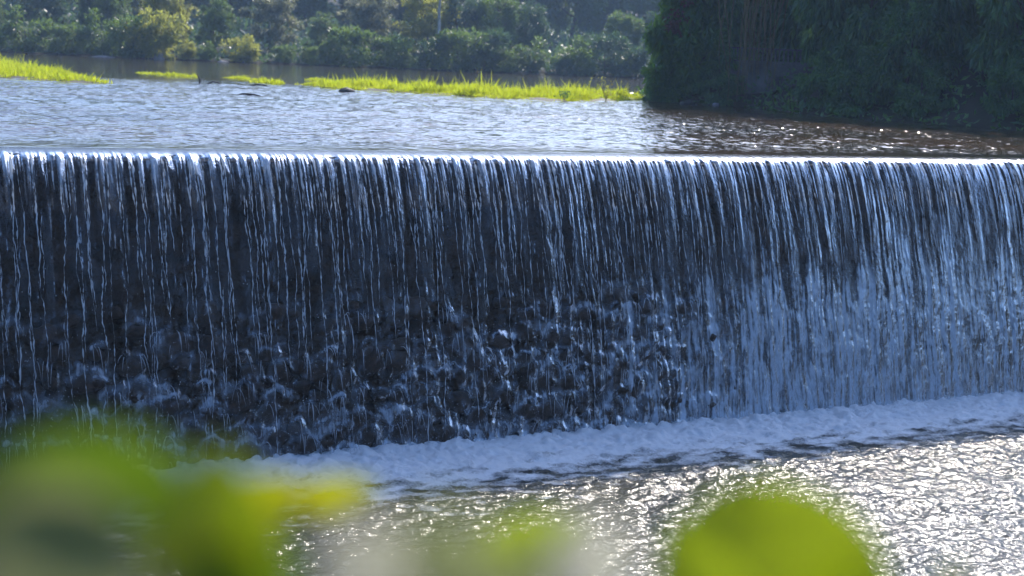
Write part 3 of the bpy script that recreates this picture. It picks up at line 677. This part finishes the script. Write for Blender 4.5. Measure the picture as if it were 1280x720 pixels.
# undergrowth on the far slope
g2 = np.random.default_rng(8)
nu_ = 60000
ux = g2.uniform(-75, 45, nu_); ub = g2.random(nu_)**1.4*85
uy = np.interp(ux, shore_x, shore_y)+0.3+ub
uh = np.clip(0.6+1.1*fbm(NB, ux*0.25, uy*0.25, 3), 0.1, 3)*np.clip(0.4+ub*0.1, 0, 1.6)
up_ = np.stack([ux, uy, ground_z(ux, uy)+uh*g2.random(nu_)**0.6], 1)
v, f = leaves(up_, g2.normal(size=(nu_, 3)), 0.5*g2.uniform(.5, 1.3, nu_)*(1+ub/90), 0.26*g2.uniform(.6, 1.2, nu_)*(1+ub/90), g2.normal(size=(nu_, 3))+np.array([0, 0, 1.5]))
tag(link('undergrowth', mesh_np('undergrowth', v, f, False), M['far_dark']), 'tangled dark undergrowth between the trees of the far shore', 'undergrowth', kind='stuff')
e = empty('bare_trunk_tree', (-6.0, 103.2, 0.3)); tag(e, 'tree with a bare pale trunk showing against the hazy blue woods', 'tree')
v, f = tube(np.array([(0, 0, 0), (.05, 0, 2), (0, 0, 4), (.15, 0, 6.5)]), [.13, .11, .09, .05], 8); link('trunk', mesh_np('trunk', v, f), M['palebark'], e)
c = crown_mesh(2200, 1.6, 1.0, 6.0, .3, .15, 991, 22, .1, .33); link('crown', c, M['far_pale'], e)

# ------------------------------------------------------------------ right bank: bushes hanging over the water
bp_ = []
for q in range(4):
    c = crown_mesh(9000, 2.0, 2.3, 2.5, 0.32, 0.13, 500+q, 58, 0.5, 0.24, 0.4); c.materials.append(M['bush'])
    t = trunk_mesh(4.2, 0.12, 520+q, 7, 0.12); t.materials.append(M['bark']); bp_.append((t, c))
tip_crowns = []
for q in range(3):
    c = crown_mesh(8000, 2.0, 2.3, 2.5, 0.34, 0.15, 560+q, 55, 0.4, 0.24, 0.4); c.materials.append(M['tipbush']); tip_crowns.append(c)
BUSH = [  # x, y, scale xy, scale z, base height, label
 (5.85, 50.0, 0.75, 1.25, -0.9, 'leafy bush at the outer tip of the right bank, leaning over the grass'),
 (6.6, 50.6, 0.85, 1.55, 0.2, 'tall green bush left of the brown hanging vines'),
 (5.0, 49.4, 0.42, 0.42, -0.55, 'small low bush where the long grass bar meets the right bank'),
 (6.6, 48.6, 0.45, 0.48, -0.5, 'small low bush at the waterline left of the hanging vines'),
 (9.75, 45.9, 0.62, 1.45, 0.6, 'drooping bush just right of the concrete wall'),
 (9.3, 44.4, 0.42, 0.62, -0.5, 'low bush trailing into the water right of the concrete wall'),
 (10.5, 44.6, 0.75, 1.35, 0.1, 'dark bush in the middle of the right bank'),
 (10.1, 42.9, 0.45, 0.55, -0.5, 'low bush hugging the waterline in the middle of the right bank'),
 (11.2, 42.6, 0.55, 0.8, 0.0, 'rounded bush overhanging the left end of the brown earth bank'),
 (11.9, 43.2, 0.72, 1.45, 0.5, 'tall dark bush rising above the brown earth bank'),
 (11.3, 41.0, 0.36, 0.42, -0.45, 'small bush dipping into the water below the earth bank'),
 (14.0, 40.6, 0.72, 1.3, 0.6, 'bush hanging down at the right edge of the picture'),
 (13.3, 39.3, 0.33, 0.5, -0.4, 'small low bush by the water at the right edge of the picture'),
 (7.7, 55.5, 0.95, 2.2, 0.0, 'slim shadowy tree behind the tip of the right bank'),
 (8.4, 53.0, 1.3, 2.2, 0.0, 'large shadowy tree behind the hanging vines'),
 (10.6, 51.0, 1.3, 2.1, 0.3, 'large shadowy tree behind the concrete wall'),
 (13.0, 47.5, 1.3, 2.1, 0.3, 'large shadowy tree behind the middle of the right bank'),
 (15.0, 44.5, 1.25, 2.0, 0.3, 'large shadowy tree filling the gap above the earth bank'),
 (17.4, 42.5, 1.3, 1.9, 0.0, 'large dark tree behind the bush at the right edge'),
]
g = np.random.default_rng(31)
for k, (x, y, sx, sz, dz, lab) in enumerate(BUSH):
    e = empty('bank_tree' if 'tree' in lab else 'bank_bush', (x, y, dz)); e.scale = (sx, sx, sz*0.95); e.rotation_euler = (0, 0, g.uniform(0, 6.28))
    t, c = bp_[k % 4]
    if k in (0, 1, 2): c = tip_crowns[k]
    link('trunk', t, None, e); link('crown', c, None, e)
    tag(e, lab, 'tree' if 'tree' in lab else 'bush', 'bushes on the right bank')
# creeping plants over the bank between the bushes
nb_ = 16000
bx_ = g2.uniform(3.5, 22, nb_); by_ = g2.uniform(36, 58, nb_)
bd = sdist(bx_, by_, LAKE); kp = (bd > -0.25) & (bd < 7) & (fbm(NA, bx_*0.7, by_*0.7, 2) > -0.3)
bx_, by_, bd = bx_[kp], by_[kp], bd[kp]; nb_ = len(bx_)
bp3 = np.stack([bx_, by_, np.maximum(ground_z(bx_, by_), 0)+g2.random(nb_)**1.5*np.clip(0.25+0.5*bd, 0.2, 1.0)], 1)
v, f = leaves(bp3, g2.normal(size=(nb_, 3))+np.array([0, -0.6, -0.2]), 0.26*g2.uniform(.5, 1.3, nb_), 0.12*g2.uniform(.6, 1.2, nb_), g2.normal(size=(nb_, 3))+np.array([0, 0, 1.2]))
tag(link('creeper', mesh_np('creeper', v, f, False), M['bush']), 'low creeping plants covering the earth of the right bank', 'creeper', kind='stuff')
# reddish sprig at the outer edge
e = empty('red_leaved_bush', (5.3, 49.6, 0.2)); tag(e, 'spindly bush with reddish leaves at the tip of the right bank', 'bush')
v, f = tube(np.array([(0.9, 0.4, 0), (.6, .2, 1.2), (.2, 0, 2.3), (-0.1, 0, 3.2)]), [.05, .04, .03, .012], 6); link('stem', mesh_np('stem', v, f), M['bark'], e)
c = crown_mesh(420, .5, .75, 2.75, .17, .09, 777, 14, .2, .35); link('crown', c, M['redleaf'], e)
# hanging vines
e = empty('hanging_vines', (7.4, 47.6, 0)); tag(e, 'curtain of dry brown vines hanging down to the water on the right bank', 'vines')
g = np.random.default_rng(3)
for k in range(34):
    x = g.normal(0, 0.34); y = g.normal(0, 0.3); top = g.uniform(3.6, 5.6); bot = g.uniform(0.0, 1.6)
    t = np.linspace(0, 1, 9)
    path = np.stack([x+0.35*(1-t)*g.normal(0, 1)+0.05*np.sin(t*7+k), y+0.1*np.sin(t*5+k), top+(bot-top)*t], 1)
    v, f = tube(path, g.uniform(0.012, 0.03)*(1.1-0.7*t), 5); link('vine', mesh_np('vine', v, f), M['vine'], e)
# concrete river wall with a picket railing
e = empty('river_wall', (8.6, 48.5, 0)); e.rotation_euler = (0, 0, math.radians(-12)); tag(e, 'stained concrete wall with a picket railing on the right bank', 'wall')
def box(sx, sy, sz, cx, cy, cz):
    v = np.array([[a, b, c] for a in (-.5, .5) for b in (-.5, .5) for c in (-.5, .5)])*np.array([sx, sy, sz])+np.array([cx, cy, cz])
    return v, np.array([[0, 1, 3, 2], [4, 6, 7, 5], [0, 4, 5, 1], [2, 3, 7, 6], [0, 2, 6, 4], [1, 5, 7, 3]])
v, f = box(3.4, .3, 1.5, 0, 0, .65); link('wall_panel', mesh_np('wall_panel', v, f, False), M['concrete'], e)
v, f = box(3.5, .4, .12, 0, 0, 1.462); link('coping', mesh_np('coping', v, f, False), M['concrete'], e)
v, f = box(3.5, .5, .3, 0, -.05, 0.05); link('footing', mesh_np('footing', v, f, False), M['concrete'], e)
v, f = box(3.4, .05, .05, 0, 0, 1.92); link('rail', mesh_np('rail', v, f, False), M['concrete'], e)
pm = None
for k in range(24):
    if pm is None:
        v, f = box(.05, .05, .375, 0, 0, 0); pm = mesh_np('picket', v, f, False); pm.materials.append(M['concrete'])
    link('picket', pm, None, e, (-1.6+k*0.139, 0, 1.709))
# weeds with dry stalks on the grass bar
for (x, y, h, n, lab) in ((2.75, 46.9, 0.75, 9, 'dry weed with tall stalks at the right end of the grass bar'), (1.35, 45.0, 0.32, 7, 'dark leafy weed at the front edge of the grass bar')):
    e = empty('weed', (x, y, 0)); tag(e, lab, 'weed')
    for k in range(n):
        a = g.uniform(0, 6.28); L = h*g.uniform(.6, 1.1); t = np.linspace(0, 1, 5)
        path = np.stack([np.cos(a)*L*.55*t**1.5, np.sin(a)*L*.3*t, L*t], 1)
        v, f = tube(path, 0.006*(1.1-t*.7), 5); link('stalk', mesh_np('stalk', v, f), M['straw'], e)
    p = np.stack([g.normal(0, h*.35, 60), g.normal(0, h*.2, 60), g.uniform(.1, h, 60)], 1)
    v, f = leaves(p, g.normal(size=(60, 3)), .1, .045); link('foliage', mesh_np('foliage', v, f, False), M['far_yellow'] if h > .5 else M['bush'], e)

# ------------------------------------------------------------------ leafy shrubs close to the camera
def big_leaf(Lg, Wd, tipw=0.6, cup=0.12, curl=0.15, nu=14, nv=9):
    t = np.linspace(0, 1, nu)[:, None]; s = np.linspace(-1, 1, nv)[None, :]
    prof = np.sin(math.pi*np.clip(t, 0, 1)**tipw)**(0.55 if tipw >= 1 else 0.85)
    x = s*prof*Wd/2+0*t; y = t*Lg+0*s
    z = cup*Wd*np.abs(s)**1.5*prof-curl*Lg*t**2+0.012*Wd*np.sin(t*28+np.abs(s)*5)
    return np.stack([x, y, z], -1).reshape(-1, 3), grid_faces(nu, nv)
SHRUBS = [   # leaf: base point, tip point, width, material, outline
 ('leafy_shrub', (-0.3, 0.72, -0.25), 'blurred broad-leaved shrub close to the lens at lower left', [
   ((-0.1295, 0.5781, 1.2171), (-0.2202, 0.5981, 1.2156), 0.04, 'fg_deep', 0.6),
   ((-0.1393, 0.5517, 1.1795), (-0.2286, 0.5747, 1.1962), 0.072, 'fg_grey', 0.75),
   ((-0.1277, 0.6076, 1.1491), (-0.1331, 0.6394, 1.2198), 0.058, 'fg_green', 0.8),
   ((-0.204, 0.6328, 1.1797), (-0.1954, 0.66, 1.2222), 0.075, 'fg_deep', 0.6),
   ((-0.0922, 0.6271, 1.1449), (-0.1806, 0.6546, 1.1893), 0.06, 'fg_deep', 0.7),
   ((-0.2252, 0.5914, 1.1745), (-0.1995, 0.6196, 1.2232), 0.05, 'fg_deep', 0.7),
   ((-0.1768, 0.9126, 1.0934), (-0.1242, 0.9348, 1.1054), 0.04, 'fg_yellow', 0.6),
   ((-0.1431, 0.9622, 1.0868), (-0.083, 0.9832, 1.0912), 0.03, 'fg_yellow', 0.6)]),
 ('leafy_shrub', (-0.02, 0.55, -0.25), 'blurred pale and green leaves close to the lens at lower middle', [
   ((-0.0593, 0.4791, 1.2313), (-0.0262, 0.4935, 1.1954), 0.032, 'fg_pale', 0.5),
   ((-0.0316, 0.4318, 1.2522), (0.0177, 0.4476, 1.2246), 0.026, 'fg_grey', 0.5),
   ((-0.0163, 0.813, 1.104), (0.0548, 0.8361, 1.1217), 0.04, 'fg_green', 0.7),
   ((0.0192, 0.4798, 1.2354), (0.0515, 0.4946, 1.2017), 0.036, 'fg_pale', 0.5),
   ((-0.0233, 0.4775, 1.2212), (0.0225, 0.495, 1.2047), 0.035, 'fg_grey', 0.5)]),
 ('leafy_shrub', (0.2, 0.92, -0.25), 'blurred bright green rounded leaf close to the lens at lower right', [
   ((0.1878, 0.8681, 1.007), (0.1595, 0.909, 1.1338), 0.15, 'fg_green', 1.0),
   ((0.1867, 0.8314, 1.0302), (0.2462, 0.8635, 1.1033), 0.075, 'fg_green', 0.8),
   ((0.1508, 0.8217, 1.0329), (0.1043, 0.8561, 1.1199), 0.06, 'fg_green', 0.8),
   ((0.2943, 0.9058, 1.0519), (0.3097, 0.9306, 1.0796), 0.03, 'fg_green', 0.6)]),
]
for name, base, lab, lv in SHRUBS:
    e = empty(name, base); tag(e, lab, 'shrub', 'shrubs close to the camera'); B = np.array(base)
    top = np.mean([np.array(a[0]) for a in lv], 0)
    hub = B*0.3+top*0.7-np.array([0, 0, 0.12])
    t = np.linspace(0, 1, 8)[:, None]
    v, f = tube((1-t)*0+t*(hub-B)+0.02*np.sin(t*4), np.linspace(.008, .005, 8), 7); link('stem', mesh_np('stem', v, f), M['stem'], e)
    for (a, b, wd, mt, tw) in lv:
        pa, pb = np.array(a), np.array(b)
        L = np.linalg.norm(pb-pa); y = (pb-pa)/L; zz = -(fw*0.85)+np.array([0.1, 0, 0.1 if mt == 'fg_pale' else -0.1]); zz -= (zz@y)*y; zz /= np.linalg.norm(zz); x = np.cross(y, zz)
        v, f = big_leaf(L, wd, tw)
        v = v[:, :1]*x+v[:, 1:2]*y+v[:, 2:]*zz+pa-B
        link('leaf', mesh_np('leaf', v, f), M[mt], e)
        tt = np.linspace(0, 1, 6)[:, None]
        v, f = tube((hub-B)*(1-tt)+(pa-B)*tt+np.array([0, 0, -0.02])*np.sin(tt*math.pi), 0.0022, 6); link('leaf_stalk', mesh_np('leaf_stalk', v, f), M['stem'], e)

# ------------------------------------------------------------------ haze over the lake
hz = bpy.data.meshes.new('haze')
v, f = box(740, 800, 36.5, 0, 30, 12.6); hz = mesh_np('haze', v, f, False)
m = bpy.data.materials.new('haze'); m.use_nodes = True; nt = m.node_tree; nt.nodes.clear(); out = nt.nodes.new('ShaderNodeOutputMaterial')
pv = nt.nodes.new('ShaderNodeVolumePrincipled'); pv.inputs['Color'].default_value = (0.55, 0.76, 1.0, 1); pv.inputs['Density'].default_value = 0.0009; pv.inputs['Anisotropy'].default_value = 0.0
nt.links.new(pv.outputs[0], out.inputs['Volume'])
o = link('haze', hz, m); tag(o, 'pale blue haze hanging over the lake', 'haze', kind='stuff')
